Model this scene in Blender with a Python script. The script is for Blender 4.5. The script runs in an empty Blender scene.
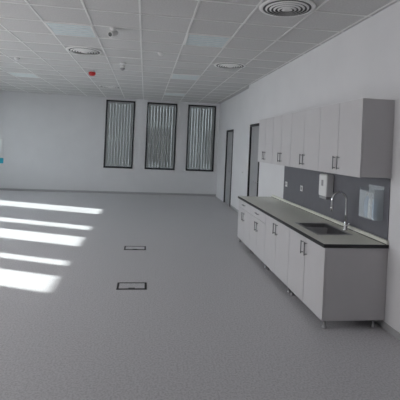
import bpy, bmesh, math, random
from mathutils import Vector, Matrix
random.seed(4)
S=bpy.context.scene
COL=S.collection

# ---------------------------------------------------------------- materials
def mat(name,col,rough=0.5,metal=0.0,noise=0.0,nscale=40,bump=0.0,spec=0.5,trans=0.0,emit=None,estr=0,alpha=1.0,ior=1.45):
    m=bpy.data.materials.new(name); m.use_nodes=True
    nt=m.node_tree; b=nt.nodes['Principled BSDF']
    b.inputs['Base Color'].default_value=(*col,1)
    b.inputs['Roughness'].default_value=rough
    b.inputs['Metallic'].default_value=metal
    b.inputs['Specular IOR Level'].default_value=spec
    b.inputs['Transmission Weight'].default_value=trans
    b.inputs['IOR'].default_value=ior
    b.inputs['Alpha'].default_value=alpha
    if emit:
        b.inputs['Emission Color'].default_value=(*emit,1); b.inputs['Emission Strength'].default_value=estr
    tc=nt.nodes.new('ShaderNodeTexCoord')
    n=nt.nodes.new('ShaderNodeTexNoise'); n.inputs['Scale'].default_value=nscale; n.inputs['Detail'].default_value=4
    nt.links.new(tc.outputs['Object'],n.inputs['Vector'])
    r=nt.nodes.new('ShaderNodeValToRGB')
    r.color_ramp.elements[0].position=0.35; r.color_ramp.elements[1].position=0.65
    r.color_ramp.elements[0].color=(*[c*(1-noise) for c in col],1)
    r.color_ramp.elements[1].color=(*[min(1,c*(1+noise)) for c in col],1)
    nt.links.new(n.outputs['Fac'],r.inputs['Fac']); nt.links.new(r.outputs['Color'],b.inputs['Base Color'])
    if bump:
        bp=nt.nodes.new('ShaderNodeBump'); bp.inputs['Strength'].default_value=bump; bp.inputs['Distance'].default_value=0.002
        nt.links.new(n.outputs['Fac'],bp.inputs['Height']); nt.links.new(bp.outputs['Normal'],b.inputs['Normal'])
    return m

M={}
M['wall']=mat('wall_paint',(0.72,0.715,0.73),0.85,noise=0.015,nscale=2,bump=0.05)
M['tile']=mat('ceiling_tile',(0.65,0.645,0.64),0.95,noise=0.05,nscale=45,bump=0.3)
M['tbar']=mat('t_bar_white',(0.88,0.88,0.87),0.5)
M['base']=mat('skirting_grey',(0.42,0.42,0.43),0.5,noise=0.03)
M['black']=mat('black_frame',(0.012,0.012,0.014),0.45)
M['doorleaf']=mat('door_leaf_grey',(0.34,0.34,0.35),0.5,noise=0.04,nscale=6)
M['cab']=mat('cabinet_laminate',(0.59,0.575,0.585),0.38,noise=0.012,nscale=5)
M['cabin']=mat('cabinet_edge_dark',(0.09,0.09,0.095),0.6)
M['splash']=mat('splash_panel',(0.15,0.15,0.17),0.5,noise=0.03,nscale=10)
M['ctop']=mat('countertop_light',(0.74,0.74,0.67),0.42,noise=0.05,nscale=120)
M['cedge']=mat('countertop_edge',(0.02,0.02,0.022),0.4)
M['steel']=mat('stainless',(0.42,0.42,0.43),0.28,1.0,noise=0.02,nscale=80)
M['chrome']=mat('chrome',(0.75,0.75,0.76),0.12,1.0)
M['handle']=mat('handle_metal',(0.22,0.22,0.23),0.3,1.0)
M['white']=mat('white_plastic',(0.80,0.80,0.80),0.35)
M['grey']=mat('grey_plastic',(0.35,0.35,0.36),0.5)
M['red']=mat('red_plastic',(0.55,0.02,0.02),0.35)
M['cyan']=mat('turquoise_panel',(0.03,0.42,0.55),0.5)
M['blue']=mat('blue_liquid',(0.30,0.45,0.62),0.3)
M['panel']=mat('light_diffuser',(0.72,0.82,0.84),0.35,noise=0.06,nscale=15)
M['acryl']=mat('clear_acrylic',(0.85,0.92,0.96),0.06,alpha=0.28)
M['blind']=mat('blind_fabric',(0.42,0.43,0.42),0.85,noise=0.04,nscale=30)
M['conc']=mat('outside_ground',(0.22,0.22,0.21),0.9,noise=0.1,nscale=1)
M['sun_blocker']=mat('sun_blocker_dark',(0.09,0.095,0.10),0.9,noise=0.08,nscale=0.8)  # dark surface of the added sun blocker, keeps blind gaps dark
M['roller']=mat('fill_blind_cloth',(0.8,0.79,0.76),0.9,noise=0.02,nscale=50)  # cloth of the made-up blinds in front of the added windows

g=bpy.data.materials.new('window_glass'); g.use_nodes=True; nt=g.node_tree; nt.nodes.clear()
o=nt.nodes.new('ShaderNodeOutputMaterial'); t=nt.nodes.new('ShaderNodeBsdfTransparent'); gl=nt.nodes.new('ShaderNodeBsdfGlossy')
gl.inputs['Roughness'].default_value=0.02; mx=nt.nodes.new('ShaderNodeMixShader'); mx.inputs[0].default_value=0.06
t.inputs[0].default_value=(0.92,0.96,0.96,1)
nt.links.new(t.outputs[0],mx.inputs[1]); nt.links.new(gl.outputs[0],mx.inputs[2]); nt.links.new(mx.outputs[0],o.inputs[0]); M['glass']=g

f=bpy.data.materials.new('floor_vinyl'); f.use_nodes=True; nt=f.node_tree; b=nt.nodes['Principled BSDF']
tc=nt.nodes.new('ShaderNodeTexCoord')
n1=nt.nodes.new('ShaderNodeTexNoise'); n1.inputs['Scale'].default_value=60; n1.inputs['Detail'].default_value=3
n2=nt.nodes.new('ShaderNodeTexVoronoi'); n2.inputs['Scale'].default_value=38
n3=nt.nodes.new('ShaderNodeTexNoise'); n3.inputs['Scale'].default_value=0.7
for n in (n1,n2,n3): nt.links.new(tc.outputs['Object'],n.inputs['Vector'])
r1=nt.nodes.new('ShaderNodeValToRGB'); e=r1.color_ramp.elements; e[0].position=0.36; e[0].color=(0.48,0.47,0.485,1); e[1].position=0.58; e[1].color=(0.62,0.61,0.63,1)
nt.links.new(n1.outputs['Fac'],r1.inputs['Fac'])
r2=nt.nodes.new('ShaderNodeValToRGB'); e=r2.color_ramp.elements; e[0].position=0.10; e[0].color=(0.5,0.5,0.5,1); e[1].position=0.22; e[1].color=(1,1,1,1)
nt.links.new(n2.outputs['Distance'],r2.inputs['Fac'])
mm=nt.nodes.new('ShaderNodeMix'); mm.data_type='RGBA'; mm.blend_type='MULTIPLY'; mm.inputs['Factor'].default_value=0.35
nt.links.new(r1.outputs['Color'],mm.inputs[6]); nt.links.new(r2.outputs['Color'],mm.inputs[7]); nt.links.new(mm.outputs[2],b.inputs['Base Color'])
rr=nt.nodes.new('ShaderNodeMapRange'); rr.inputs['To Min'].default_value=0.34; rr.inputs['To Max'].default_value=0.44
nt.links.new(n3.outputs['Fac'],rr.inputs['Value']); nt.links.new(rr.outputs[0],b.inputs['Roughness']); b.inputs['Specular IOR Level'].default_value=0.4
M['floor']=f

# ---------------------------------------------------------------- mesh builder
class MB:
    def __init__(s,name): s.name=name; s.bm=bmesh.new(); s.mats=[]
    def mi(s,m):
        if m not in s.mats: s.mats.append(m)
        return s.mats.index(m)
    def box(s,x0,x1,y0,y1,z0,z1,m,rot=None,bev=0):
        cx,cy,cz=(x0+x1)/2,(y0+y1)/2,(z0+z1)/2
        r=bmesh.ops.create_cube(s.bm,size=1)
        mt=Matrix.Translation((cx,cy,cz))
        if rot: mt=mt@rot
        mt=mt@Matrix.Diagonal((abs(x1-x0),abs(y1-y0),abs(z1-z0),1))
        bmesh.ops.transform(s.bm,matrix=mt,verts=r['verts'])
        fs={fc for v in r['verts'] for fc in v.link_faces}
        i=s.mi(m)
        for fc in fs: fc.material_index=i
        if bev:
            ed=list({e for v in r['verts'] for e in v.link_edges})
            rb=bmesh.ops.bevel(s.bm,geom=ed,offset=bev,segments=2,profile=0.5,affect='EDGES')
            for fc in rb['faces']: fc.material_index=i
    def lathe(s,c,prof,m,seg=32,axis=Vector((0,0,1)),smooth=True):
        q=Vector((0,0,1)).rotation_difference(axis); i=s.mi(m); rings=[]
        for r,h in prof:
            ring=[]
            for k in range(seg):
                a=2*math.pi*k/seg
                ring.append(s.bm.verts.new(Vector(c)+q@Vector((r*math.cos(a),r*math.sin(a),h))))
            rings.append(ring)
        for a,b in zip(rings[:-1],rings[1:]):
            for k in range(seg):
                fc=s.bm.faces.new((a[k],a[(k+1)%seg],b[(k+1)%seg],b[k])); fc.material_index=i; fc.smooth=smooth
        for rg,rv in ((rings[0],True),(rings[-1],False)):
            fc=s.bm.faces.new(list(reversed(rg)) if rv else rg); fc.material_index=i
    def tube(s,pts,r,m,seg=12):
        i=s.mi(m); pts=[Vector(p) for p in pts]; rings=[]; up=Vector((0.01,1,0.013)).normalized()
        for k,p in enumerate(pts):
            t=(pts[min(k+1,len(pts)-1)]-pts[max(k-1,0)]).normalized()
            if abs(t.dot(up))>0.95: up=Vector((1,0,0))
            a=t.cross(up).normalized(); b=t.cross(a).normalized()
            rk=r[k] if isinstance(r,(list,tuple)) else r
            rings.append([s.bm.verts.new(p+(a*math.cos(2*math.pi*j/seg)+b*math.sin(2*math.pi*j/seg))*rk) for j in range(seg)])
        for A,B in zip(rings[:-1],rings[1:]):
            for k in range(seg):
                fc=s.bm.faces.new((A[k],A[(k+1)%seg],B[(k+1)%seg],B[k])); fc.material_index=i; fc.smooth=True
        for rg in (rings[0],rings[-1]):
            fc=s.bm.faces.new(rg); fc.material_index=i
    def done(s):
        bmesh.ops.recalc_face_normals(s.bm,faces=s.bm.faces)
        me=bpy.data.meshes.new(s.name); s.bm.to_mesh(me); s.bm.free()
        for m in s.mats: me.materials.append(M[m])
        ob=bpy.data.objects.new(s.name,me); COL.objects.link(ob); return ob

# ---------------------------------------------------------------- dimensions
H=3.4; XL=-6.0; XR=2.54; XR2=2.66; YB=14.5; YF=-3.0; YS=9.86; T=0.25

def wall_holes(name,axis,p0,p1,u0,u1,holes,m='wall'):
    b=MB(name)
    us=sorted({u0,u1}|{h[0] for h in holes}|{h[1] for h in holes})
    for a,c in zip(us[:-1],us[1:]):
        hh=[h for h in holes if h[0]<=a+1e-6 and h[1]>=c-1e-6]
        segs=[(0,H)] if not hh else [(0,hh[0][2]),(hh[0][3],H)]
        for z0,z1 in segs:
            if z1-z0<1e-4: continue
            if axis=='x': b.box(p0,p1,a,c,z0,z1,m)
            else: b.box(a,c,p0,p1,z0,z1,m)
    return b.done()

b=MB('floor'); b.box(XL-T,XR2+T,YF-T,YB+T,-0.15,0,'floor'); b.done()
b=MB('ceiling'); b.box(XL-T,XR2+T,YF-T,YB+T,H,H+0.15,'tile'); b.done()

winB=[(-1.425,-0.41),(0.02,1.10),(1.50,2.53)]; WZ0,WZ1=0.90,3.31
wall_holes('wall_back','y',YB,YB+T,XL-T,XR2+T,[(a,c,WZ0,WZ1) for a,c in winB])
pat=[(10.2,11.0),(8.35,8.75),(7.05,7.75),(5.95,6.2),(4.9,5.5)]
winL=[(lo+1.97,hi+2.07) for lo,hi in pat]
winFill=[(2.3,3.7),(4.2,5.6)]   # added unseen windows with drawn blinds, there to carry fill lamps
wall_holes('wall_left','x',XL-T,XL,YF,YB,[(a,c,WZ0,WZ1) for a,c in winL+winFill])
D2=(8.68,9.52,0,2.36); D1=(12.0,12.95,0,2.34)
wall_holes('wall_right','x',XR,XR2+T,YF,YS,[D2])
wall_holes('wall_right_recess','x',XR2,XR2+T,YS,YB,[D1])
wall_holes('wall_front','y',YF-T,YF,XL-T,XR2+T,[])

def bb(name,x0,x1,y0,y1):
    b=MB(name); b.box(x0,x1,y0,y1,0,0.07,'base',bev=0.003); b.done()
bb('baseboard_back',XL,XR2,YB-0.012,YB)
bb('baseboard_left',XL,XL+0.012,YF,YB-0.012)
bb('baseboard_right',XR-0.012,XR,YF,D2[0]-0.07)
bb('baseboard_recess',XR2-0.012,XR2,YS,D1[0]-0.07)

TS=0.655; b=MB('trim_1')
x=0.85-TS/2-TS*12
while x<XR2:
    if x>XL: b.box(x-0.012,x+0.012,YF,YB,H-0.006,H,'tbar')
    x+=TS
y=5.98-TS/2-TS*15
while y<YB:
    if y>YF: b.box(XL,XR,y-0.012,y+0.012,H-0.0055,H,'tbar')
    y+=TS
b.done()

# ---------------------------------------------------------------- back windows with vertical blinds
for i,(a,c) in enumerate(winB):
    b=MB('window_%d'%(i+1)); fw=0.055
    y0,y1=YB+0.0,YB+0.09
    b.box(a,a+fw,YB-0.02,y1,WZ0,WZ1,'black',bev=0.004); b.box(c-fw,c,YB-0.02,y1,WZ0,WZ1,'black',bev=0.004)
    b.box(a,c,YB-0.02,y1,WZ0,WZ0+fw,'black',bev=0.004); b.box(a,c,YB-0.02,y1,WZ1-fw,WZ1,'black',bev=0.004)
    b.box(a+fw,c-fw,YB+0.14,YB+0.155,WZ0+fw,WZ1-fw,'glass')
    b.box((a+c)/2-0.03,(a+c)/2+0.03,YB+0.12,YB+0.18,WZ0,WZ1,'black')
    b.box(a,c,YB+0.12,YB+0.18,WZ0,WZ0+0.06,'black'); b.box(a,c,YB+0.12,YB+0.18,WZ1-0.06,WZ1,'black')
    b.done()
    b=MB('vertical_blind')
    b.box(a+fw,c-fw,YB+0.005,YB+0.05,WZ1-fw-0.05,WZ1-fw,'grey')
    n=9; w=(c-a-2*fw)/n
    for k in range(n):
        xc=a+fw+w*(k+0.5)
        ang=math.radians(20+random.uniform(-2,2))
        b.box(xc-w*0.44,xc+w*0.44,YB+0.03-0.001,YB+0.03+0.001,WZ0+fw+0.02,WZ1-fw-0.05,'blind',rot=Matrix.Rotation(ang,4,'Z'))
    b.done()

for i,(a,c) in enumerate(winL+winFill):
    b=MB('window_%d'%(i+4)); x0,x1=XL-T+0.02,XL-T+0.08; fw=0.03  # the last of these are the added fill windows
    b.box(x0,x1,a,a+fw,WZ0,WZ1,'black'); b.box(x0,x1,c-fw,c,WZ0,WZ1,'black')
    b.box(x0,x1,a,c,WZ0,WZ0+fw,'black'); b.box(x0,x1,a,c,WZ1-fw,WZ1,'black')
    b.box(x0+0.02,x0+0.03,a+fw,c-fw,WZ0+fw,WZ1-fw,'glass')
    b.box(XL-T+0.09,XL+0.03,a,c,WZ0-0.02,WZ0,'white')
    b.done()
for (a,c) in winFill:  # made-up blinds dressing the fill lamps
    b=MB('fill_blind'); xx=XL-0.12
    b.box(xx-0.002,xx,a+0.005,c-0.005,WZ0+0.01,WZ1-0.06,'roller')
    b.tube([(xx,a+0.005,WZ1-0.04),(xx,c-0.005,WZ1-0.04)],0.03,'roller',16)
    b.box(xx-0.008,xx+0.008,a+0.005,c-0.005,WZ0+0.004,WZ0+0.03,'white'); b.done()
    l=bpy.data.lights.new('added_fill_light','AREA'); l.shape='RECTANGLE'; l.size=(c-a)-0.04; l.size_y=WZ1-WZ0-0.12; l.energy=105; l.color=(1.0,0.985,0.99)  # added area lamp to brighten the room, set in front of the blind
    ob=bpy.data.objects.new('added_fill_lamp',l); ob.location=(xx+0.01,(a+c)/2,(WZ0+WZ1)/2-0.02)
    ob.rotation_euler=Vector((1,0,0)).to_track_quat('-Z','Z').to_euler(); COL.objects.link(ob)

# ---------------------------------------------------------------- doors
def door(name,xf,d):
    y0,y1,_,zt=d; b=MB(name)
    fw=0.06
    for (p,q) in ((y0-fw+0.03,y0+0.03),(y1-0.03,y1+fw-0.03)):
        b.box(xf-0.015,xf+0.14,p,q,0,zt+0.03,'black',bev=0.003)
    b.box(xf-0.015,xf+0.14,y0,y1,zt-0.03,zt+0.03,'black',bev=0.003)
    b.box(xf+0.02,xf+0.06,y0+0.03,y1-0.03,0.008,zt-0.03,'doorleaf',bev=0.003)
    hy=y0+0.12
    b.lathe((xf+0.02,hy,1.05),[(0.026,0),(0.026,0.008),(0.01,0.009),(0.01,0.05)],'chrome',20,axis=Vector((-1,0,0)))
    b.tube([(xf-0.03,hy,1.05),(xf-0.03,hy+0.03,1.05),(xf-0.03,hy+0.13,1.05)],0.009,'chrome')
    b.box(xf+0.016,xf+0.02,hy-0.02,hy+0.02,0.9,1.12,'chrome')
    b.done()
door('door_1',XR2,D1); door('door_2',XR,D2)

# ---------------------------------------------------------------- kitchen
KX=1.85; KY0=3.83; KY1=7.58
LZ=0.09; CZ=0.835; TZ=0.872
def bar_handle(b,x,y,z0,z1):
    b.tube([(x-0.03,y,z0),(x-0.03,y,z1)],0.006,'handle')
    for z in (z0+0.015,z1-0.015): b.tube([(x-0.03,y,z),(x,y,z)],0.005,'handle',8)
def bar_handle_h(b,x,y0,y1,z):
    b.tube([(x-0.03,y0,z),(x-0.03,y1,z)],0.006,'handle')
    for y in (y0+0.015,y1-0.015): b.tube([(x-0.03,y,z),(x,y,z)],0.005,'handle',8)

units=[(3.83,4.83,False),(4.83,5.83,False),(5.83,6.70,True),(6.70,7.58,True)]
for a,c,dr in units:
    b=MB('base_cabinet'); t=0.018; xf=KX+0.02; xb=XR-0.005
    b.box(xf,xb,a+0.001,a+t,LZ,CZ,'cab'); b.box(xf,xb,c-t,c-0.001,LZ,CZ,'cab')
    b.box(xf,xb,a+t,c-t,LZ,LZ+t,'cab'); b.box(xb-0.01,xb,a+t,c-t,LZ+t,CZ,'cab')
    b.box(xf,xf+0.06,a+t,c-t,CZ-t,CZ,'cabin')
    b.box(xf+0.002,xf+0.01,a+t,c-t,LZ+t,CZ-t,'cabin')
    mid=(a+c)/2; ztop=CZ-0.004; g=0.0035
    if dr:
        b.box(KX,KX+0.019,a+g,c-g,CZ-0.155,ztop,'cab',bev=0.0015)
        bar_handle_h(b,KX,mid-0.08,mid+0.08,CZ-0.075)
        ztop=CZ-0.16
    b.box(KX,KX+0.019,a+g,mid-g,LZ,ztop,'cab',bev=0.0015)
    b.box(KX,KX+0.019,mid+g,c-g,LZ,ztop,'cab',bev=0.0015)
    for yy in (mid-0.05,mid+0.05): bar_handle(b,KX,yy,ztop-0.20,ztop-0.05)
    for lx in (KX+0.05,xb-0.10):
        for ly in (a+0.05,c-0.05):
            b.lathe((lx,ly,0.0),[(0.024,0),(0.024,0.012),(0.016,0.016),(0.016,LZ)],'steel',16)
    b.done()

SX0,SX1,SY0,SY1=1.98,2.36,4.28,4.92
b=MB('countertop'); cx0=KX-0.02; cx1=XR-0.002; cy0=KY0-0.012; cy1=KY1+0.012
xs=[cx0+0.004,SX0,SX1,cx1]; ys=[cy0+0.004,SY0,SY1,cy1-0.004]
for i in range(3):
    for j in range(3):
        if i==1 and j==1: continue
        b.box(xs[i],xs[i+1],ys[j],ys[j+1],CZ,TZ,'ctop')
b.box(cx0,cx0+0.004,cy0,cy1,CZ,TZ+0.0006,'cedge'); b.box(cx0,cx1,cy0,cy0+0.004,CZ,TZ+0.0006,'cedge'); b.box(cx0,cx1,cy1-0.004,cy1,CZ,TZ+0.0006,'cedge')
b.box(XR-0.032,XR-0.002,cy0,cy1,TZ,TZ+0.045,'ctop',bev=0.004)
b.box(XR-0.036,XR-0.032,cy0,cy1,TZ,TZ+0.008,'cedge')
b.done()

b=MB('kitchen_sink')
th=0.004; rim=0.022; zd=TZ-0.16
b.box(SX0-rim,SX0+0.015,SY0-rim,SY1+rim,TZ,TZ+0.004,'steel',bev=0.001); b.box(SX1-0.015,SX1+rim,SY0-rim,SY1+rim,TZ,TZ+0.004,'steel',bev=0.001)
b.box(SX0,SX1,SY0-rim,SY0+0.015,TZ,TZ+0.004,'steel',bev=0.001); b.box(SX0,SX1,SY1-0.015,SY1+rim,TZ,TZ+0.004,'steel',bev=0.001)
bx0,bx1,by0,by1=SX0+0.015,SX1-0.015,SY0+0.015,SY1-0.015
b.box(bx0-th,bx0,by0,by1,zd,TZ+0.002,'steel'); b.box(bx1,bx1+th,by0,by1,zd,TZ+0.002,'steel')
b.box(bx0,bx1,by0-th,by0,zd,TZ+0.002,'steel'); b.box(bx0,bx1,by1,by1+th,zd,TZ+0.002,'steel')
b.box(bx0-th,bx1+th,by0-th,by1+th,zd-th,zd,'steel')
b.lathe(((bx0+bx1)/2,(by0+by1)/2,zd),[(0.045,0),(0.045,0.003),(0.03,0.004),(0.028,0.001)],'chrome',24)
b.done()

b=MB('kitchen_faucet'); fx,fy=2.44,4.54
b.lathe((fx,fy,TZ+0.0005),[(0.028,0),(0.028,0.008),(0.022,0.014),(0.021,0.09),(0.016,0.10),(0.012,0.105)],'chrome',24)
R=0.10; hz=TZ+0.36; pts=[(fx,fy,TZ+0.09),(fx,fy,TZ+0.2),(fx,fy,hz-0.02)]
for k in range(13):
    a=math.pi*k/12*1.0
    pts.append((fx-R+R*math.cos(a),fy-0.15*(R-R*math.cos(a)),hz+R*math.sin(a)*0.95))
pts.append((fx-2*R,fy-0.03,hz-0.05)); pts.append((fx-2*R,fy-0.03,hz-0.10))
b.tube(pts,[0.014]*(len(pts)-2)+[0.014,0.014],'chrome',14)
b.tube([(fx-2*R,fy-0.03,hz-0.06),(fx-2*R,fy-0.03,hz-0.13)],0.017,'chrome',14)
b.tube([(fx,fy-0.018,TZ+0.06),(fx,fy-0.05,TZ+0.065),(fx-0.01,fy-0.11,TZ+0.10)],[0.012,0.009,0.006],'chrome')
b.done()

b=MB('backsplash_panel'); b.box(XR-0.010,XR-0.0005,KY0+0.01,7.0,TZ+0.046,1.555,'splash'); b.done()

UX=2.19; UZ0=1.56; UZ1=2.37
for a,c in [(u[0],u[1]) for u in units]:
    b=MB('wall_cabinet'); 
    xf=UX+0.02; xb=XR-0.001; t=0.018
    b.box(xf,xb,a+0.001,a+t,UZ0,UZ1,'cab'); b.box(xf,xb,c-t,c-0.001,UZ0,UZ1,'cab')
    b.box(xf,xb,a+t,c-t,UZ0,UZ0+t,'cab'); b.box(xf,xb,a+t,c-t,UZ1-t,UZ1,'cab'); b.box(xb-0.01,xb,a+t,c-t,UZ0+t,UZ1-t,'cab')
    b.box(xf+0.002,xf+0.01,a+t,c-t,UZ0+t,UZ1-t,'cabin')
    mid=(a+c)/2; g=0.0035
    b.box(UX,UX+0.019,a+g,mid-g,UZ0-0.005,UZ1,'cab',bev=0.0015); b.box(UX,UX+0.019,mid+g,c-g,UZ0-0.005,UZ1,'cab',bev=0.0015)
    for yy in (mid-0.05,mid+0.05): bar_handle(b,UX,yy,UZ0+0.05,UZ0+0.20)
    b.done()

b=MB('paper_towel_dispenser'); wx=XR-0.0105; y0,y1=5.06,5.30
b.box(wx-0.11,wx,y0,y1,1.20,1.50,'white',bev=0.02)
b.box(wx-0.10,wx-0.005,y0+0.015,y1-0.015,1.165,1.205,'grey',bev=0.006)
b.box(wx-0.1115,wx-0.109,y0+0.09,y1-0.09,1.34,1.42,'grey',bev=0.001)
b.done()

b=MB('acrylic_dispenser'); y0,y1,z0,z1=3.93,4.22,1.10,1.46; x0=wx-0.11
b.box(x0,x0+0.004,y0,y1,z0,z1-0.06,'acryl'); b.box(wx-0.004,wx,y0,y1,z0,z1,'acryl')
b.box(x0,wx,y0,y0+0.004,z0,z1-0.03,'acryl'); b.box(x0,wx,y1-0.004,y1,z0,z1-0.03,'acryl'); b.box(x0,wx,y0,y1,z0,z0+0.004,'acryl')
for k,yy in enumerate((4.00,4.075,4.15)):
    b.lathe((wx-0.055,yy,z0+0.005),[(0.028,0),(0.03,0.01),(0.03,0.17),(0.022,0.20),(0.010,0.215),(0.010,0.235)],'blue' if k!=1 else 'white',20)
    b.lathe((wx-0.055,yy,z0+0.24),[(0.013,0),(0.013,0.03),(0.006,0.035)],'white',16)
b.done()

def socket(xw,y,z,n=1):
    b=MB('wall_socket')
    b.box(xw-0.010,xw,y-0.045*n,y+0.045*n,z-0.045,z+0.045,'white',bev=0.004)
    for k in range(n):
        yy=y-0.045*(n-1)+0.09*k
        b.lathe((xw-0.010,yy,z),[(0.024,0),(0.024,0.002),(0.021,0.003)],'grey',20,axis=Vector((-1,0,0)))
    b.done()
socket(wx,6.15,1.20,1); socket(wx,6.85,1.20,1)
socket(XR2,10.6,1.15,1)

# ---------------------------------------------------------------- ceiling fixtures
def panel(x,y):
    b=MB('ceiling_light_panel'); s=0.315
    b.box(x-s,x+s,y-s,y-s+0.02,H-0.014,H-0.0065,'tbar'); b.box(x-s,x+s,y+s-0.02,y+s,H-0.014,H-0.0065,'tbar')
    b.box(x-s,x-s+0.02,y-s+0.02,y+s-0.02,H-0.014,H-0.0065,'tbar'); b.box(x+s-0.02,x+s,y-s+0.02,y+s-0.02,H-0.014,H-0.0065,'tbar')
    b.box(x-s+0.02,x+s-0.02,y-s+0.02,y+s-0.02,H-0.009,H-0.0065,'panel')
    for k in range(1,6):
        yy=y-s+k*2*s/6
        b.box(x-s+0.02,x+s-0.02,yy-0.004,yy+0.004,H-0.013,H-0.009,'tbar')
    b.done()
for p in [(-1.115,5.98),(0.85,5.98),(0.85,5.98+5*TS),(0.85,5.98+10*TS),(-3.08,5.98+7*TS),(-3.08,5.98),(-1.115,2.7),(0.85,2.7)]: panel(*p)
def diffuser(x,y,R=0.31):
    b=MB('ceiling_air_diffuser')
    b.lathe((x,y,H-0.0065),[(R,0),(R,0.006),(R-0.03,0.012),(R-0.05,0.012),(R-0.05,0.002)],'tbar',48,axis=Vector((0,0,-1)))
    b.lathe((x,y,H-0.0065),[(R-0.045,0.003),(R-0.045,0.0125)],'cabin',48,axis=Vector((0,0,-1)))
    r=R-0.07; k=0
    while r>0.06:
        z=0.014+0.004*k
        prof_o=[(r,z),(r-0.018,z+0.010),(r-0.022,z+0.010),(r-0.012,z),(r,z)]
        i=b.mi('tbar'); seg=48; rings=[]
        for rr_,h in prof_o:
            rings.append([b.bm.verts.new((x+rr_*math.cos(2*math.pi*j/seg),y+rr_*math.sin(2*math.pi*j/seg),H-0.0065-h)) for j in range(seg)])
        for A,B in zip(rings[:-1],rings[1:]):
            for j in range(seg):
                fc=b.bm.faces.new((A[j],A[(j+1)%seg],B[(j+1)%seg],B[j])); fc.material_index=i
        r-=0.045; k+=1
    b.lathe((x,y,H-0.0065),[(0.045,0.012),(0.045,0.03),(0.035,0.034)],'tbar',24,axis=Vector((0,0,-1)))
    b.done()
for p in [(1.5,4.3),(-1.13,7.27),(1.56,7.6),(-1.06,11.65)]: diffuser(*p)

def cctv(x,y,name='dome_security_camera'):
    b=MB(name)
    b.lathe((x,y,H-0.001),[(0.055,0),(0.055,0.02),(0.05,0.03),(0.02,0.035),(0.018,0.06),(0.045,0.065),(0.055,0.09),(0.053,0.11)],'white',28,axis=Vector((0,0,-1)))
    b.lathe((x,y,H-0.111),[(0.046,0),(0.044,0.02),(0.034,0.038),(0.018,0.047),(0.004,0.05)],'grey',24,axis=Vector((0,0,-1)))
    b.done()
cctv(-0.51,8.1)
b=MB('bullet_security_camera')
b.lathe((-0.51,5.7,H-0.001),[(0.05,0),(0.05,0.02),(0.015,0.026),(0.015,0.07)],'white',24,axis=Vector((0,0,-1)))
ax=Vector((-0.45,-0.75,-0.35)).normalized(); c0=Vector((-0.51,5.7,H-0.085))-ax*0.09
b.lathe(c0,[(0.03,0),(0.036,0.01),(0.036,0.14),(0.040,0.141),(0.040,0.16)],'white',24,axis=ax)
b.lathe(c0+ax*0.16,[(0.03,0),(0.03,0.004)],'black',24,axis=ax)
b.done()
b=MB('fire_alarm_sounder')
b.lathe((-1.25,9.25,H-0.0065),[(0.06,0),(0.06,0.03),(0.05,0.035)],'white',28,axis=Vector((0,0,-1)))
b.lathe((-1.25,9.25,H-0.042),[(0.075,0),(0.08,0.01),(0.075,0.05),(0.05,0.075),(0.02,0.08)],'red',28,axis=Vector((0,0,-1)))
b.done()
for p in [(0.2,7.0),(-2.6,8.4)]:
    b=MB('smoke_detector'); b.lathe((p[0],p[1],H-0.001),[(0.055,0),(0.055,0.015),(0.045,0.02),(0.042,0.04),(0.03,0.052),(0.01,0.055)],'white',28,axis=Vector((0,0,-1))); b.done()

for (x,y) in [(-0.085,5.11),(-0.09,6.97)]:
    b=MB('floor_socket_box'); w,d=0.185,0.12; fr=0.026
    b.box(x-w,x+w,y-d,y-d+fr,0.0,0.006,'black'); b.box(x-w,x+w,y+d-fr,y+d,0.0,0.006,'black')
    b.box(x-w,x-w+fr,y-d+fr,y+d-fr,0.0,0.006,'black'); b.box(x+w-fr,x+w,y-d+fr,y+d-fr,0.0,0.006,'black')
    b.box(x-w+fr,x+w-fr,y-d+fr,y+d-fr,0.0,0.004,'floor')
    b.box(x-0.04,x+0.04,y-d+fr+0.008,y-d+fr+0.022,0.004,0.006,'black')
    b.done()

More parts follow.
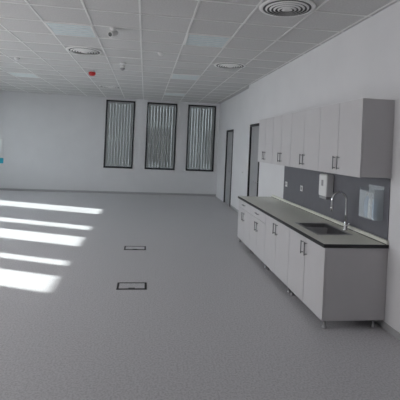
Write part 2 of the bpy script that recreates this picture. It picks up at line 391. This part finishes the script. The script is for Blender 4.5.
b=MB('notice_board'); b.box(-5.5,-4.78,YB-0.022,YB-0.002,0.92,1.10,'cyan',bev=0.004); b.box(-5.5,-4.82,YB-0.017,YB-0.002,1.12,1.75,'white',bev=0.004); b.done()

# ---------------------------------------------------------------- outside
b=MB('outside_ground'); b.box(-60,60,-40,60,-0.3,-0.16,'conc'); b.done()
b=MB('added_sun_blocker'); b.box(-17,18,20,22,-0.16,13,'sun_blocker');  # added block, shaped to keep sun off the back blinds and darken their gaps
for k in range(9): b.box(-14+3.4*k,-12.4+3.4*k,19.95,20,1,2.6,'black'); b.box(-14+3.4*k,-12.4+3.4*k,19.95,20,4.2,5.8,'black')
b.done()

# ---------------------------------------------------------------- light
el=math.radians(30.5); az=math.radians(21.7)
d=Vector((math.cos(az)*math.cos(el),-math.sin(az)*math.cos(el),-math.sin(el)))
L=bpy.data.lights.new('sun','SUN'); L.energy=12; L.angle=math.radians(0.9); L.color=(1,0.98,0.95)
so=bpy.data.objects.new('sun',L); so.rotation_euler=d.to_track_quat('-Z','Y').to_euler(); so.location=(-20,10,12); COL.objects.link(so)
W=bpy.data.worlds.new('World'); S.world=W; W.use_nodes=True; bg=W.node_tree.nodes['Background']
bg.inputs[0].default_value=(0.93,0.955,1,1); bg.inputs[1].default_value=9
for i,(a,c) in enumerate(winL):
    l=bpy.data.lights.new('portal','AREA'); l.shape='RECTANGLE'; l.size=(c-a); l.size_y=WZ1-WZ0; l.cycles.is_portal=True
    ob=bpy.data.objects.new('window_portal',l); ob.location=(XL-T-0.01,(a+c)/2,(WZ0+WZ1)/2)
    ob.rotation_euler=Vector((1,0,0)).to_track_quat('-Z','Z').to_euler(); COL.objects.link(ob)

# ---------------------------------------------------------------- camera
cam=bpy.data.cameras.new('camera'); co=bpy.data.objects.new('camera',cam); COL.objects.link(co)
cam.sensor_width=36; cam.lens=36; cam.shift_y=-53.5/400; cam.clip_end=200
co.matrix_world=Matrix.Translation((0,0,1.8))@Matrix.Rotation(-math.radians(7.83),4,'Z')@Matrix.Rotation(math.radians(90),4,'X')@Matrix.Rotation(0.045,4,'Z')
S.camera=co
S.view_settings.view_transform='Standard'
S.view_settings.exposure=0.1
